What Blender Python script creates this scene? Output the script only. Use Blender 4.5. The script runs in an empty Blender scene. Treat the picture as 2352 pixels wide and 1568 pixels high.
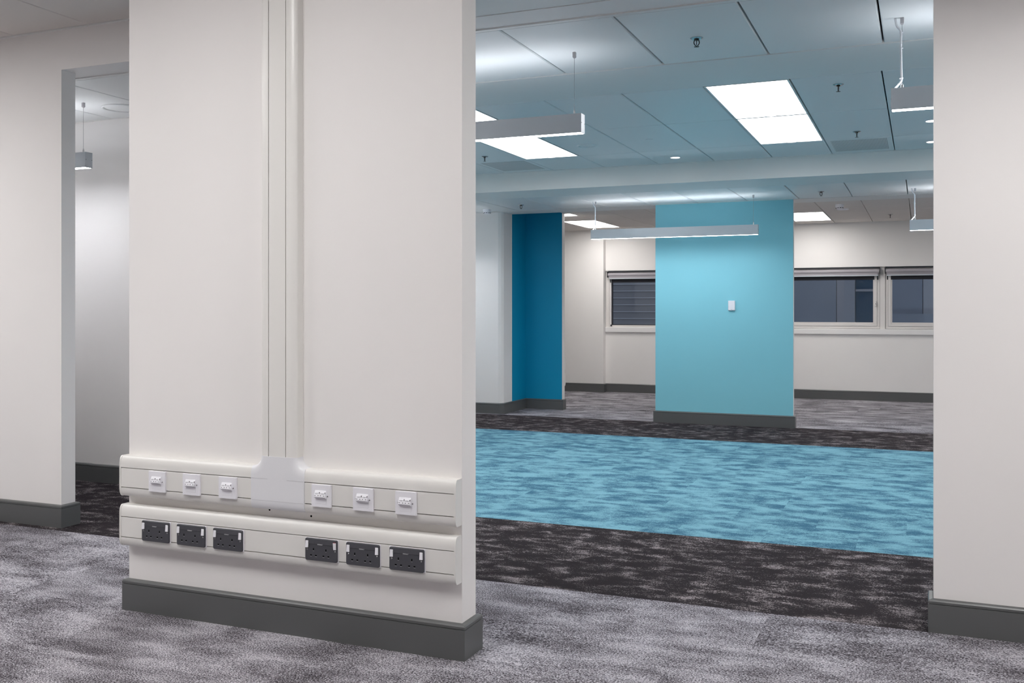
import bpy, bmesh, math, random
from mathutils import Vector

random.seed(7)
scene = bpy.context.scene
COL = scene.collection
PI = math.pi

# ------------------------------------------------------------------ camera, world, exposure
CX, Y0, VXR, VXL, CAM_H = 1176.0, 710.0, 2116.0, -4220.0, 1.3
FPX = math.sqrt((CX - VXL) * (VXR - CX))
YAW = math.atan((VXR - CX) / FPX)
cam = bpy.data.cameras.new('camera')
cam.sensor_width = 36.0
cam.lens = 36.0 * FPX / 2352.0
cam.shift_y = -(784.0 - Y0) / 2352.0
cam.clip_start = 0.05
cam.clip_end = 200
cam_o = bpy.data.objects.new('camera', cam)
COL.objects.link(cam_o)
cam_o.location = (0, 0, CAM_H)
cam_o.rotation_euler = (PI / 2, 0, YAW)
scene.camera = cam_o

world = bpy.data.worlds.new('night_sky')
scene.world = world
world.use_nodes = True
world.node_tree.nodes['Background'].inputs['Color'].default_value = (0.50, 0.51, 0.56, 1)
world.node_tree.nodes['Background'].inputs['Strength'].default_value = 1.5

vs = scene.view_settings
vs.view_transform = 'Standard'
vs.look = 'None'
vs.gamma = 1.0
vs.use_curve_mapping = False
vs.exposure = 0.0
try:
    scene.cycles.use_denoising = True
    scene.cycles.max_bounces = 12
    scene.cycles.diffuse_bounces = 7
    scene.cycles.glossy_bounces = 4
    scene.cycles.transparent_max_bounces = 8
    scene.cycles.sample_clamp_indirect = 8.0
    scene.cycles.caustics_reflective = False
    scene.cycles.caustics_refractive = False
except Exception:
    pass

# lamp outputs (radiance of the diffusers)
E_MAIN = 8.5       # recessed panels over the blue carpet
E_BACK = 13.5       # recessed panels of the window room
E_FILL = 22.5      # unseen fill panels added to the front room
E_PEND_DN = 38.0    # pendants, down
E_PEND_UP = 16.0    # pendants, up
E_DOWN = 14.0      # small round downlights

# ------------------------------------------------------------------ materials
def lin(r, g, b):
    f = lambda c: (c / 255 / 12.92) if c / 255 <= 0.04045 else ((c / 255 + 0.055) / 1.055) ** 2.4
    return (f(r), f(g), f(b), 1)

def new_mat(name):
    m = bpy.data.materials.new(name)
    m.use_nodes = True
    nt = m.node_tree
    return m, nt, nt.nodes['Principled BSDF']

def nd(nt, typ, **kw):
    n = nt.nodes.new(typ)
    for k, v in kw.items():
        if k in n.inputs:
            n.inputs[k].default_value = v
        else:
            setattr(n, k, v)
    return n

def plain(name, rgb, rough=0.5, metal=0.0, spec=0.5, grain=0.0, grain_scale=90.0, var=0.03, var_scale=1.5):
    """painted / moulded surface: soft colour variation and a fine relief"""
    m, nt, b = new_mat(name)
    L = nt.links.new
    tc = nd(nt, 'ShaderNodeTexCoord')
    n1 = nd(nt, 'ShaderNodeTexNoise', Scale=var_scale, Detail=3.0)
    L(tc.outputs['Object'], n1.inputs['Vector'])
    mx = nd(nt, 'ShaderNodeMix', data_type='RGBA')
    c = lin(*rgb)
    mx.inputs['A'].default_value = tuple(x * (1 - var) for x in c[:3]) + (1,)
    mx.inputs['B'].default_value = tuple(min(1, x * (1 + var)) for x in c[:3]) + (1,)
    L(n1.outputs['Fac'], mx.inputs['Factor'])
    L(mx.outputs['Result'], b.inputs['Base Color'])
    b.inputs['Roughness'].default_value = rough
    b.inputs['Metallic'].default_value = metal
    b.inputs['Specular IOR Level'].default_value = spec
    if grain > 0:
        n2 = nd(nt, 'ShaderNodeTexNoise', Scale=grain_scale, Detail=2.0)
        L(tc.outputs['Object'], n2.inputs['Vector'])
        bp = nd(nt, 'ShaderNodeBump', Strength=grain, Distance=0.002)
        L(n2.outputs['Fac'], bp.inputs['Height'])
        L(bp.outputs['Normal'], b.inputs['Normal'])
    return m

def emit(name, rgb, strength, ribs=False):
    m, nt, b = new_mat(name)
    L = nt.links.new
    b.inputs['Base Color'].default_value = (0.9, 0.9, 0.9, 1)
    b.inputs['Roughness'].default_value = 0.4
    b.inputs['Emission Color'].default_value = lin(*rgb)
    b.inputs['Emission Strength'].default_value = strength
    if ribs:
        tc = nd(nt, 'ShaderNodeTexCoord')
        w = nd(nt, 'ShaderNodeTexWave', Scale=1.2, Distortion=0.4)
        w.bands_direction = 'X'
        L(tc.outputs['Object'], w.inputs['Vector'])
        mr = nd(nt, 'ShaderNodeMapRange')
        mr.inputs['To Min'].default_value = strength * 0.9
        mr.inputs['To Max'].default_value = strength * 1.1
        L(w.outputs['Fac'], mr.inputs['Value'])
        L(mr.outputs['Result'], b.inputs['Emission Strength'])
    return m

def carpet(name, dark, light, lo, hi, speck, sx, sy, third=None, blotch=0.0, rag=0.3, shift=0.5):
    """loop-pile carpet tile: ragged streaks along x, broken by pile speckle; every tile shows another cut of it"""
    m, nt, b = new_mat(name)
    L = nt.links.new
    ge = nd(nt, 'ShaderNodeNewGeometry')
    oi = nd(nt, 'ShaderNodeObjectInfo')
    mu = nd(nt, 'ShaderNodeMath', operation='MULTIPLY'); mu.inputs[1].default_value = shift
    L(oi.outputs['Random'], mu.inputs[0])
    comb = nd(nt, 'ShaderNodeCombineXYZ'); L(mu.outputs[0], comb.inputs['Z'])
    add = nd(nt, 'ShaderNodeVectorMath', operation='ADD')
    L(ge.outputs['Position'], add.inputs[0]); L(comb.outputs[0], add.inputs[1])
    def noise(scale, detail, rough, dist=0.0):
        mp = nd(nt, 'ShaderNodeMapping'); mp.inputs['Scale'].default_value = scale
        L(add.outputs[0], mp.inputs['Vector'])
        n = nd(nt, 'ShaderNodeTexNoise', Scale=1.0, Detail=detail, Roughness=rough, Distortion=dist)
        L(mp.outputs[0], n.inputs['Vector'])
        return n
    n1 = noise((sx, sy, 1), 3.0, 0.5, 0.2)          # drifts of colour
    n4 = noise((sx * 4.5, sy * 7, 1), 4.0, 0.65)    # ragged thread edges
    n2 = noise((150, 230, 1), 1.5, 0.6)             # pile
    n3 = noise((1.6, 2.2, 1), 2.0, 0.5)             # large patches
    def acc(prev, n, k):
        sb = nd(nt, 'ShaderNodeMath', operation='SUBTRACT'); sb.inputs[1].default_value = 0.5
        L(n.outputs['Fac'], sb.inputs[0])
        ma = nd(nt, 'ShaderNodeMath', operation='MULTIPLY_ADD'); ma.inputs[1].default_value = k
        L(sb.outputs[0], ma.inputs[0]); L(prev, ma.inputs[2])
        return ma.outputs[0]
    v = acc(n1.outputs['Fac'], n4, rag)
    v = acc(v, n3, blotch)
    v = acc(v, n2, speck)
    rp = nd(nt, 'ShaderNodeValToRGB')
    e = rp.color_ramp.elements
    e[0].position = lo; e[0].color = lin(*dark)
    e[1].position = hi; e[1].color = lin(*light)
    if third:
        t = rp.color_ramp.elements.new((lo + hi) / 2); t.color = lin(*third)
    L(v, rp.inputs['Fac'])
    L(rp.outputs['Color'], b.inputs['Base Color'])
    b.inputs['Roughness'].default_value = 0.95
    b.inputs['Specular IOR Level'].default_value = 0.12
    bp = nd(nt, 'ShaderNodeBump', Strength=0.8, Distance=0.005)
    L(n2.outputs['Fac'], bp.inputs['Height'])
    L(bp.outputs['Normal'], b.inputs['Normal'])
    return m

M = {}
M['wall'] = plain('off_white_wall_paint', (235, 232, 230), 0.55, spec=0.3, grain=0.06, grain_scale=160)
M['cyan'] = plain('light_turquoise_wall_paint', (134, 201, 215), 0.5, spec=0.3, grain=0.06, grain_scale=160)
M['teal'] = plain('deep_teal_wall_paint', (0, 142, 182), 0.5, spec=0.3, grain=0.06, grain_scale=160)
M['skirt'] = plain('grey_gloss_skirting_paint', (92, 93, 93), 0.32, spec=0.45, var=0.05)
M['soffit'] = plain('white_plasterboard_paint', (228, 228, 226), 0.5, spec=0.3, grain=0.05, grain_scale=140)
M['tile'] = plain('white_powder_coated_metal_tile', (226, 228, 228), 0.42, spec=0.45, var=0.015)
M['tile_min'] = plain('white_mineral_ceiling_tile', (222, 217, 212), 0.75, spec=0.2, grain=0.3, grain_scale=220)
M['trim'] = plain('white_metal_angle', (226, 226, 224), 0.4)
M['plenum'] = plain('dark_plenum', (34, 36, 38), 0.9, spec=0.1)
M['slab'] = plain('grey_screed', (90, 90, 90), 0.9, spec=0.1)
M['grey_carpet'] = carpet('grey_carpet', (56, 52, 57), (197, 194, 201), 0.20, 0.80, 2.1, 3.2, 6.5, third=(129, 126, 132), blotch=0.3, rag=0.35, shift=1.2)
M['dark_carpet'] = carpet('charcoal_carpet', (42, 37, 40), (160, 151, 153), 0.57, 0.80, 1.05, 7.0, 12.0, blotch=0.2, rag=0.6, shift=1.2)
M['blue_carpet'] = carpet('blue_carpet', (62, 107, 131), (126, 176, 192), 0.36, 0.61, 0.75, 5.6, 9.0, blotch=0.2, rag=0.45, shift=1.6)
M['trunk'] = plain('cream_pvc_trunking', (227, 225, 221), 0.32, spec=0.5, var=0.01)
M['tee'] = plain('white_pvc_tee', (226, 226, 229), 0.3, spec=0.5, var=0.01)
M['white_plastic'] = plain('white_moulded_plastic', (234, 233, 238), 0.35, spec=0.5, var=0.01)
M['grey_plastic'] = plain('pale_grey_plastic', (186, 184, 188), 0.4)
M['dark_plastic'] = plain('anthracite_plastic', (70, 70, 76), 0.38, spec=0.5, var=0.03)
M['black'] = plain('black_recess', (10, 10, 11), 0.7, spec=0.1)
M['red'] = plain('red_switch_mark', (190, 20, 30), 0.5)
M['ink'] = plain('grey_label_ink', (110, 108, 116), 0.7)
M['print'] = plain('white_print', (225, 225, 228), 0.6)
M['chrome'] = plain('bright_steel', (200, 200, 200), 0.22, metal=1.0)
M['steel'] = plain('dark_sprinkler_bronze', (70, 66, 62), 0.35, metal=0.8)
M['bulb'] = plain('sprinkler_bulb', (60, 30, 45), 0.1, spec=0.7)
M['alu'] = plain('satin_silver_aluminium', (196, 202, 208), 0.38, metal=0.25, spec=0.5, var=0.01)
M['cable'] = plain('white_flex', (226, 228, 232), 0.45)
M['wire'] = plain('steel_wire', (150, 152, 154), 0.35, metal=0.8)
M['frame'] = plain('pale_grey_window_frame', (216, 212, 210), 0.4)
M['gasket'] = plain('dark_rubber_gasket', (38, 40, 48), 0.6)
M['blind'] = plain('grey_blind_fabric', (158, 154, 160), 0.7, grain=0.2, grain_scale=400)
M['sill'] = plain('white_window_sill', (232, 230, 230), 0.3)
M['clad'] = plain('grey_cladding', (150, 148, 154), 0.6, var=0.08, var_scale=3)
M['clad_slat'] = plain('grey_louvre', (132, 129, 132), 0.6, var=0.08, var_scale=3)
M['clad_lip'] = plain('pale_louvre_lip', (182, 180, 184), 0.6)
M['clad_dark'] = plain('dark_cladding', (84, 84, 94), 0.7)
M['clad_blue'] = plain('blue_grey_panel', (128, 134, 146), 0.6, var=0.1, var_scale=2)
M['clad_window'] = plain('dark_blue_outside_window', (38, 72, 96), 0.25, var=0.2, var_scale=2)
M['paving'] = plain('wet_paving', (70, 72, 78), 0.6)
M['panel_main'] = emit('panel_diffuser_cool', (255, 252, 252), E_MAIN, ribs=True)
M['panel_back'] = emit('panel_diffuser_back', (255, 252, 248), E_BACK, ribs=True)
M['panel_fill'] = emit('fill_panel_diffuser', (255, 254, 253), E_FILL, ribs=True)
M['pend_dn'] = emit('pendant_diffuser', (247, 249, 255), E_PEND_DN)
M['pend_up'] = emit('pendant_uplight', (247, 249, 255), E_PEND_UP)
M['downlight'] = emit('downlight_lens', (255, 252, 240), E_DOWN)

def perforated():
    m, nt, b = new_mat('perforated_white_metal')
    L = nt.links.new
    tc = nd(nt, 'ShaderNodeTexCoord')
    mp = nd(nt, 'ShaderNodeMapping'); mp.inputs['Scale'].default_value = (85, 85, 85)
    L(tc.outputs['Object'], mp.inputs['Vector'])
    v = nd(nt, 'ShaderNodeTexVoronoi', Scale=1.0, Randomness=0.0)
    v.voronoi_dimensions = '2D'
    L(mp.outputs[0], v.inputs['Vector'])
    rp = nd(nt, 'ShaderNodeValToRGB')
    e = rp.color_ramp.elements
    e[0].position = 0.30; e[0].color = lin(60, 64, 68)
    e[1].position = 0.36; e[1].color = lin(222, 224, 224)
    L(v.outputs['Distance'], rp.inputs['Fac'])
    L(rp.outputs['Color'], b.inputs['Base Color'])
    b.inputs['Roughness'].default_value = 0.4
    return m
M['perf'] = perforated()

def glass():
    m, nt, b = new_mat('window_glass')
    L = nt.links.new
    nt.nodes.remove(b)
    out = [n for n in nt.nodes if n.type == 'OUTPUT_MATERIAL'][0]
    tr = nd(nt, 'ShaderNodeBsdfTransparent'); tr.inputs['Color'].default_value = (0.8, 0.88, 0.95, 1)
    gl = nd(nt, 'ShaderNodeBsdfGlossy', Roughness=0.02)
    fr = nd(nt, 'ShaderNodeFresnel', IOR=1.5)
    mx = nd(nt, 'ShaderNodeMixShader')
    L(fr.outputs[0], mx.inputs['Fac']); L(tr.outputs[0], mx.inputs[1]); L(gl.outputs[0], mx.inputs[2])
    L(mx.outputs[0], out.inputs['Surface'])
    return m
M['glass'] = glass()

# ------------------------------------------------------------------ mesh helpers
def bx(bm, x0, x1, y0, y1, z0, z1, mi=0):
    v = [bm.verts.new(p) for p in ((x0, y0, z0), (x1, y0, z0), (x1, y1, z0), (x0, y1, z0),
                                   (x0, y0, z1), (x1, y0, z1), (x1, y1, z1), (x0, y1, z1))]
    fs = []
    for q in ((3, 2, 1, 0), (4, 5, 6, 7), (0, 1, 5, 4), (1, 2, 6, 5), (2, 3, 7, 6), (3, 0, 4, 7)):
        f = bm.faces.new([v[i] for i in q]); f.material_index = mi; fs.append(f)
    return fs   # bottom, top, front(-y), right(+x), back(+y), left(-x)

def obj(name, bm, mat, parent=None, kind=None, label=None, cat=None, group=None, smooth=False, bevel=0.0):
    if isinstance(bm, bmesh.types.BMesh):
        me = bpy.data.meshes.new(name)
        bmesh.ops.recalc_face_normals(bm, faces=bm.faces[:])
        if smooth:
            for f in bm.faces: f.smooth = True
        bm.to_mesh(me); bm.free()
        for m in (mat if isinstance(mat, (list, tuple)) else [mat]):
            me.materials.append(M[m] if isinstance(m, str) else m)
    else:
        me = bm
    o = bpy.data.objects.new(name, me)
    COL.objects.link(o)
    if parent is not None: o.parent = parent
    if bevel > 0:
        md = o.modifiers.new('edge', 'BEVEL'); md.width = bevel; md.segments = 2; md.limit_method = 'ANGLE'
    return tag(o, kind, label, cat, group)

def tag(o, kind=None, label=None, cat=None, group=None):
    if kind: o['kind'] = kind
    if label: o['label'] = label
    if cat: o['category'] = cat
    if group: o['group'] = group
    return o

def empty(name, loc=(0, 0, 0), kind=None, label=None, cat=None, group=None):
    o = bpy.data.objects.new(name, None)
    COL.objects.link(o); o.location = loc
    o.empty_display_size = 0.05
    return tag(o, kind, label, cat, group)

def box_obj(name, dims, mat, parent=None, **kw):
    bm = bmesh.new(); bx(bm, *dims)
    return obj(name, bm, mat, parent, **kw)

def tree_copy(root, loc, label=None, group=None):
    """copy a thing with its parts and sub-parts"""
    def cp(o, par):
        c = o.copy(); COL.objects.link(c); c.parent = par
        for ch in list(o.children): cp(ch, c)
        return c
    r = cp(root, None); r.location = loc
    if label: r['label'] = label
    if group: r['group'] = group
    return r

def rebase(root, loc):
    root.location = loc
    for ch in root.children: ch.location = Vector(ch.location) - Vector(loc)

def chamfer_panel(x0, x1, y0, y1, z0, z1, c=0.006):
    """ceiling panel hanging face down, with chamfered lower edges, centred on its own origin"""
    bm = bmesh.new()
    def ring(i, z): return [bm.verts.new(p) for p in ((x0 + i, y0 + i, z), (x1 - i, y0 + i, z), (x1 - i, y1 - i, z), (x0 + i, y1 - i, z))]
    a, b, d = ring(c, z0), ring(0, z0 + c), ring(0, z1)
    bm.faces.new(a[::-1]); bm.faces.new(d)
    for p, q in ((a, b), (b, d)):
        for i in range(4): bm.faces.new((p[i], p[(i + 1) % 4], q[(i + 1) % 4], q[i]))
    return bm

def lathe(prof, n=24, axis='z', off=(0, 0, 0)):
    """profile [(r, h)] turned about z"""
    bm = bmesh.new(); rings = []
    for r, h in prof:
        if r < 1e-6: rings.append([bm.verts.new((off[0], off[1], off[2] + h))])
        else: rings.append([bm.verts.new((off[0] + r * math.cos(2 * PI * k / n), off[1] + r * math.sin(2 * PI * k / n), off[2] + h)) for k in range(n)])
    for a, b in zip(rings, rings[1:]):
        for k in range(n):
            k2 = (k + 1) % n
            if len(a) == 1 and len(b) == 1: continue
            if len(a) == 1: bm.faces.new((a[0], b[k], b[k2]))
            elif len(b) == 1: bm.faces.new((a[k], a[k2], b[0]))
            else: bm.faces.new((a[k], a[k2], b[k2], b[k]))
    for r in (rings[0], rings[-1]):
        if len(r) > 1: bm.faces.new(r)
    return bm

def tube(pts, r, n=8, bm=None):
    bm = bm or bmesh.new()
    pts = [Vector(p) for p in pts]; rings = []
    for i, p in enumerate(pts):
        d = (pts[min(i + 1, len(pts) - 1)] - pts[max(i - 1, 0)]).normalized()
        u = d.cross(Vector((0.31, 0.95, 0.05))).normalized(); w = d.cross(u)
        rings.append([bm.verts.new(p + (u * math.cos(2 * PI * k / n) + w * math.sin(2 * PI * k / n)) * r) for k in range(n)])
    for a, b in zip(rings, rings[1:]):
        for k in range(n): bm.faces.new((a[k], a[(k + 1) % n], b[(k + 1) % n], b[k]))
    bm.faces.new(rings[0]); bm.faces.new(rings[-1])
    return bm

def smooth_path(pts, n=8):
    out = []
    P = [Vector(p) for p in pts]; P = [P[0] * 2 - P[1]] + P + [P[-1] * 2 - P[-2]]
    for i in range(1, len(P) - 2):
        for k in range(n):
            t = k / n; a, b, c, d = P[i - 1:i + 3]
            out.append(0.5 * ((2 * b) + (c - a) * t + (2 * a - 5 * b + 4 * c - d) * t * t + (3 * b - a - 3 * c + d) * t ** 3))
    out.append(P[-2]); return out

def extrude_poly(poly, axis, a0, a1, bm=None):
    """closed polygon extruded along x ('x': poly is (y,z)), y ((x,z)) or z ((x,y))"""
    bm = bm or bmesh.new()
    def v(p, a):
        return {'x': (a, p[0], p[1]), 'y': (p[0], a, p[1]), 'z': (p[0], p[1], a)}[axis]
    A = [bm.verts.new(v(p, a0)) for p in poly]; B = [bm.verts.new(v(p, a1)) for p in poly]
    n = len(poly)
    bm.faces.new(A); bm.faces.new(B[::-1])
    for i in range(n): bm.faces.new((A[i], A[(i + 1) % n], B[(i + 1) % n], B[i]))
    return bm

def round_rect(w, h, r, n=4, cx=0, cz=0):
    pts = []
    for sx, sz, a0 in ((1, -1, -PI / 2), (1, 1, 0), (-1, 1, PI / 2), (-1, -1, PI)):
        for k in range(n + 1):
            a = a0 + (PI / 2) * k / n
            pts.append((cx + sx * (w / 2 - r) + r * math.cos(a), cz + sz * (h / 2 - r) + r * math.sin(a)))
    return pts

def text_obj(name, s, size, mat, parent, loc, depth=0.0004):
    cu = bpy.data.curves.new(name, 'FONT')
    cu.body = s; cu.size = size; cu.align_x = 'CENTER'; cu.align_y = 'CENTER'; cu.extrude = depth
    tmp = bpy.data.objects.new('tmp_text', cu); COL.objects.link(tmp)
    dg = bpy.context.evaluated_depsgraph_get()
    me = bpy.data.meshes.new_from_object(tmp.evaluated_get(dg))
    bpy.data.objects.remove(tmp); bpy.data.curves.remove(cu)
    me.materials.clear(); me.materials.append(M[mat])
    o = bpy.data.objects.new(name, me); COL.objects.link(o)
    o.parent = parent; o.location = loc; o.rotation_euler = (PI / 2, 0, 0)
    return o

SK_T = 0.02
def skirting(name, pts, closed=False, label=None):
    """grey skirting swept along a wall line; the room lies to the right of the walking direction"""
    t = SK_T
    prof = [(0, 0), (t, 0), (t, 0.1125), (t - 0.0035, 0.1138), (t - 0.0035, 0.1158), (t, 0.117), (t, 0.1255), (t - 0.0035, 0.1305), (0.004, 0.134), (0, 0.134)]
    n = len(pts); bm = bmesh.new(); rings = []
    P = [Vector((p[0], p[1])) for p in pts]
    for i in range(n):
        ds = []
        if closed or i > 0: ds.append((P[i] - P[i - 1]).normalized())
        if closed or i < n - 1: ds.append((P[(i + 1) % n] - P[i]).normalized())
        ns = [Vector((d.y, -d.x)) for d in ds]
        if len(ns) == 1: off = ns[0]
        else:
            s = ns[0] + ns[1]; off = s / (1 + ns[0].dot(ns[1]))
        rings.append([bm.verts.new((P[i].x + off.x * d, P[i].y + off.y * d, z)) for d, z in prof])
    m = len(prof)
    for i in range(n if closed else n - 1):
        a, b = rings[i], rings[(i + 1) % n]
        for k in range(m - 1): bm.faces.new((a[k], a[k + 1], b[k + 1], b[k]))
    if not closed:
        bm.faces.new(rings[0]); bm.faces.new(rings[-1])
    return obj(name, bm, 'skirt', kind='structure')

# ------------------------------------------------------------------ setting: sizes
XL, XR = -8.6, 4.6               # outer walls
YB, YW = -2.6, 14.85             # wall behind the camera, window wall
ZT = 3.2                         # slab
NX0, NX1, NY0, NY1 = -3.176, -1.574, 3.29, 3.412     # near nib wall with the trunking
HY = 4.362                       # line of the left and right walls
XS = -7.0                        # hidden side wall of the blue area
Z1, Z2, Z3, ZB, ZF = 2.722, 2.74, 2.503, 2.543, 2.966

# floor -----------------------------------------------------------------
bm = bmesh.new(); bx(bm, XL - .2, XR + .2, YB - .2, YW + .3, -0.2, -0.006)
floor = obj('floor', bm, 'slab', kind='structure')

def project(x, y, z):
    dx, dy, dz = x, y, z - CAM_H
    d = -math.sin(YAW) * dx + math.cos(YAW) * dy
    if d < 0.3: return None
    return CX + FPX * (math.cos(YAW) * dx + math.sin(YAW) * dy) / d, Y0 - FPX * dz / d, d

zones = [('grey_carpet', YB, 4.29, 0.0, 'grey'), ('dark_carpet', 4.29, 5.583, 0.1, 'dark'), ('blue_carpet', 5.583, 9.73, 0.27, 'blue'),
         ('dark_carpet', 9.73, 11.12, 0.2, 'dark'), ('grey_carpet', 11.12, YW, 0.35, 'grey')]
T = 0.5
cand = []
for zi, (mat, y0, y1, xo, tagname) in enumerate(zones):
    rows = []
    if zi == 0:
        y = y1
        while y > y0: rows.append((max(y - T, y0), y)); y -= T
    else:
        y = y0
        while y < y1 - 1e-4: rows.append((y, min(y + T, y1))); y += T
    for ri, (a_, b_) in enumerate(rows):
        x = XL + xo + (0.25 if ri % 2 else 0) - T
        while x < XR:
            xa, xb = max(x, XL), min(x + T, XR)
            a, b = a_, b_
            if xb <= -3.9:                       # along the corridor wall the dark strip runs up to the skirting
                if zi == 1 and ri == len(rows) - 1: b = 5.64
                if zi == 2 and a < 5.64: a = 5.64
            if xb - xa > 0.03:
                q = project((xa + xb) / 2, (a + b) / 2, 0)
                score = -1
                if q:
                    px, py, d = q
                    if -90 < px < 2440 and py < 1640:
                        hidden = False
                        if b > 3.5 and 300 < px < 1090 and py < 1440: hidden = True      # behind the near nib wall
                        if b > 4.4 and px > 2230: hidden = True                            # behind the right wall
                        if b > 4.4 and px < 90: hidden = True
                        if b > 5.6 and px < 1000: hidden = True
                        if 11.2 < (a + b) / 2 and 1530 < px < 1800: hidden = True          # behind the turquoise wall
                        if not hidden: score = (b - a) * (xb - xa) / d ** 3 * (1 if d > 0 else 0)
                cand.append((score, mat, xa, xb, a, b))
            x += T
vis = sorted([c for c in cand if c[0] > 0], key=lambda c: -c[0])[:300]
vis_set = set(id(c) for c in vis)
mesh_cache = {}
def tile_mesh(mat, w, h):
    key = (mat, round(w, 3), round(h, 3))
    if key not in mesh_cache:
        g = 0.0001; c = 0.0005
        bm = bmesh.new()
        def ring(i, z): return [bm.verts.new(p) for p in ((-w / 2 + i, -h / 2 + i, z), (w / 2 - i, -h / 2 + i, z), (w / 2 - i, h / 2 - i, z), (-w / 2 + i, h / 2 - i, z))]
        a, b, d = ring(g, -0.006), ring(g, -c), ring(g + c, 0)
        bm.faces.new(a[::-1]); bm.faces.new(d)
        for p, q in ((a, b), (b, d)):
            for i in range(4): bm.faces.new((p[i], p[(i + 1) % 4], q[(i + 1) % 4], q[i]))
        me = bpy.data.meshes.new('carpet_tile'); bm.to_mesh(me); bm.free(); me.materials.append(M[mat])
        mesh_cache[key] = me
    return mesh_cache[key]
rest = {}
for c in cand:
    s, mat, xa, xb, a, b = c
    if id(c) in vis_set:
        o = bpy.data.objects.new('carpet_tile', tile_mesh(mat, xb - xa, b - a))
        COL.objects.link(o); o.parent = floor; o.location = ((xa + xb) / 2, (a + b) / 2, 0)
    else:
        rest.setdefault(mat, []).append((xa, xb, a, b))
for mat, rects in rest.items():
    bm = bmesh.new()
    for xa, xb, a, b in rects: bx(bm, xa + .0006, xb - .0006, a + .0006, b - .0006, -0.006, 0)
    obj('carpet_tile_field', bm, mat, floor, kind='stuff')

# walls -----------------------------------------------------------------
S = dict(kind='structure')
box_obj('wall_left', (XL, -4.733, HY, HY + .104, 0, ZT), 'wall', **S)
box_obj('wall_right', (0.046, XR, 4.31, 4.42, 0, ZT), 'wall', **S)
bm = bmesh.new(); bx(bm, -4.733, 0.046, HY, 4.56, 2.728, ZT); bx(bm, XL, -4.733, HY + .104, 4.56, 2.728, ZT); bx(bm, 0.046, XR, 4.42, 4.56, 2.728, ZT)
obj('wall_header', bm, 'wall', kind='structure')
box_obj('wall_near', (NX0, NX1, NY0, NY1, 0, ZT), 'wall', bevel=0.002, **S)
box_obj('wall_back', (XL, XR, YB - .1, YB, 0, ZT), 'wall', **S)
box_obj('wall_west', (XL - .1, XL, YB - .1, YW + .3, 0, ZT), 'wall', **S)
box_obj('wall_east', (XR, XR + .1, YB - .1, YW + .3, 0, ZT), 'wall', **S)
bm = bmesh.new()                                                        # corridor wall seen through the left opening, right half 10 mm proud
extrude_poly([(XL, 5.63), (-5.77, 5.63), (-5.77, 5.621), (-3.9, 5.621), (-3.9, 5.75), (XL, 5.75)], 'z', 0, ZT, bm)
obj('wall_corridor', bm, 'wall', kind='structure')
box_obj('wall_side', (XS - .1, XS, 5.75, 11.49, 0, ZT), 'wall', **S)
# white nib with chamfered corner, running back to the teal recess
bm = bmesh.new()
extrude_poly([(XS, 11.185), (-4.855, 11.185), (-4.822, 11.205), (-4.80, 11.235), (-4.80, 11.49), (XS, 11.49)], 'z', 0, ZT, bm)
obj('wall_far_left', bm, 'wall', kind='structure')
bm = bmesh.new()                                                        # deep teal L-shaped recess wall, white end
fs = bx(bm, -4.95, -4.795, 11.49, 11.955, 0, ZT); fs[3].material_index = 1
fs = bx(bm, -4.95, -4.288, 11.955, 12.055, 0, ZT); fs[2].material_index = 1
obj('wall_teal', bm, ['wall', 'teal'], kind='structure')
bm = bmesh.new()
fs = bx(bm, -2.831, -1.291, 11.078, 11.155, 0, Z3); fs[2].material_index = 1
obj('wall_turquoise', bm, ['wall', 'cyan'], kind='structure', bevel=0.002)
# window wall: proud strip at the left, openings for the windows
bm = bmesh.new()
WH, WS = 1.905, 0.94
WX0, WX1, WX2, WX3 = -4.597, -2.3, -2.1, 3.4
bx(bm, XL, WX0, 14.735, YW + .3, 0, ZT)
bx(bm, WX0, XR, YW, YW + .3, 0, WS)
bx(bm, WX0, XR, YW, YW + .3, WH, ZT)
bx(bm, WX1, WX2, YW, YW + .3, WS, WH)
bx(bm, WX3, XR, YW, YW + .3, WS, WH)
obj('wall_window', bm, 'wall', kind='structure')

skirting('baseboard_near', [(NX0, NY0), (NX1, NY0), (NX1, NY1), (NX0, NY1)], True)
skirting('baseboard_left', [(XL, HY), (-4.733, HY), (-4.733, HY + .104), (XL, HY + .104)])
skirting('baseboard_right', [(XR, 4.42), (0.046, 4.42), (0.046, 4.31), (XR, 4.31)])
skirting('baseboard_corridor', [(XL, 5.63), (-5.79, 5.63), (-5.79, 5.621), (-3.9, 5.621), (-3.9, 5.75)])
skirting('baseboard_far_left', [(XS, 5.75), (XS, 11.185), (-4.835, 11.185), (-4.80, 11.215), (-4.795, 11.955), (-4.288, 11.955), (-4.288, 12.055)])
skirting('baseboard_turquoise', [(-2.831, 11.078), (-1.291, 11.078), (-1.291, 11.155), (-2.831, 11.155)], True)
skirting('baseboard_window', [(XL, 14.735), (WX0, 14.735), (WX0, YW), (XR, YW)])

# ceiling ---------------------------------------------------------------
bm = bmesh.new(); bx(bm, XL - .2, XR + .2, YB - .2, YW + .3, ZT, ZT + .2)
ceiling = obj('ceiling', bm, 'plenum', kind='structure')

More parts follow.
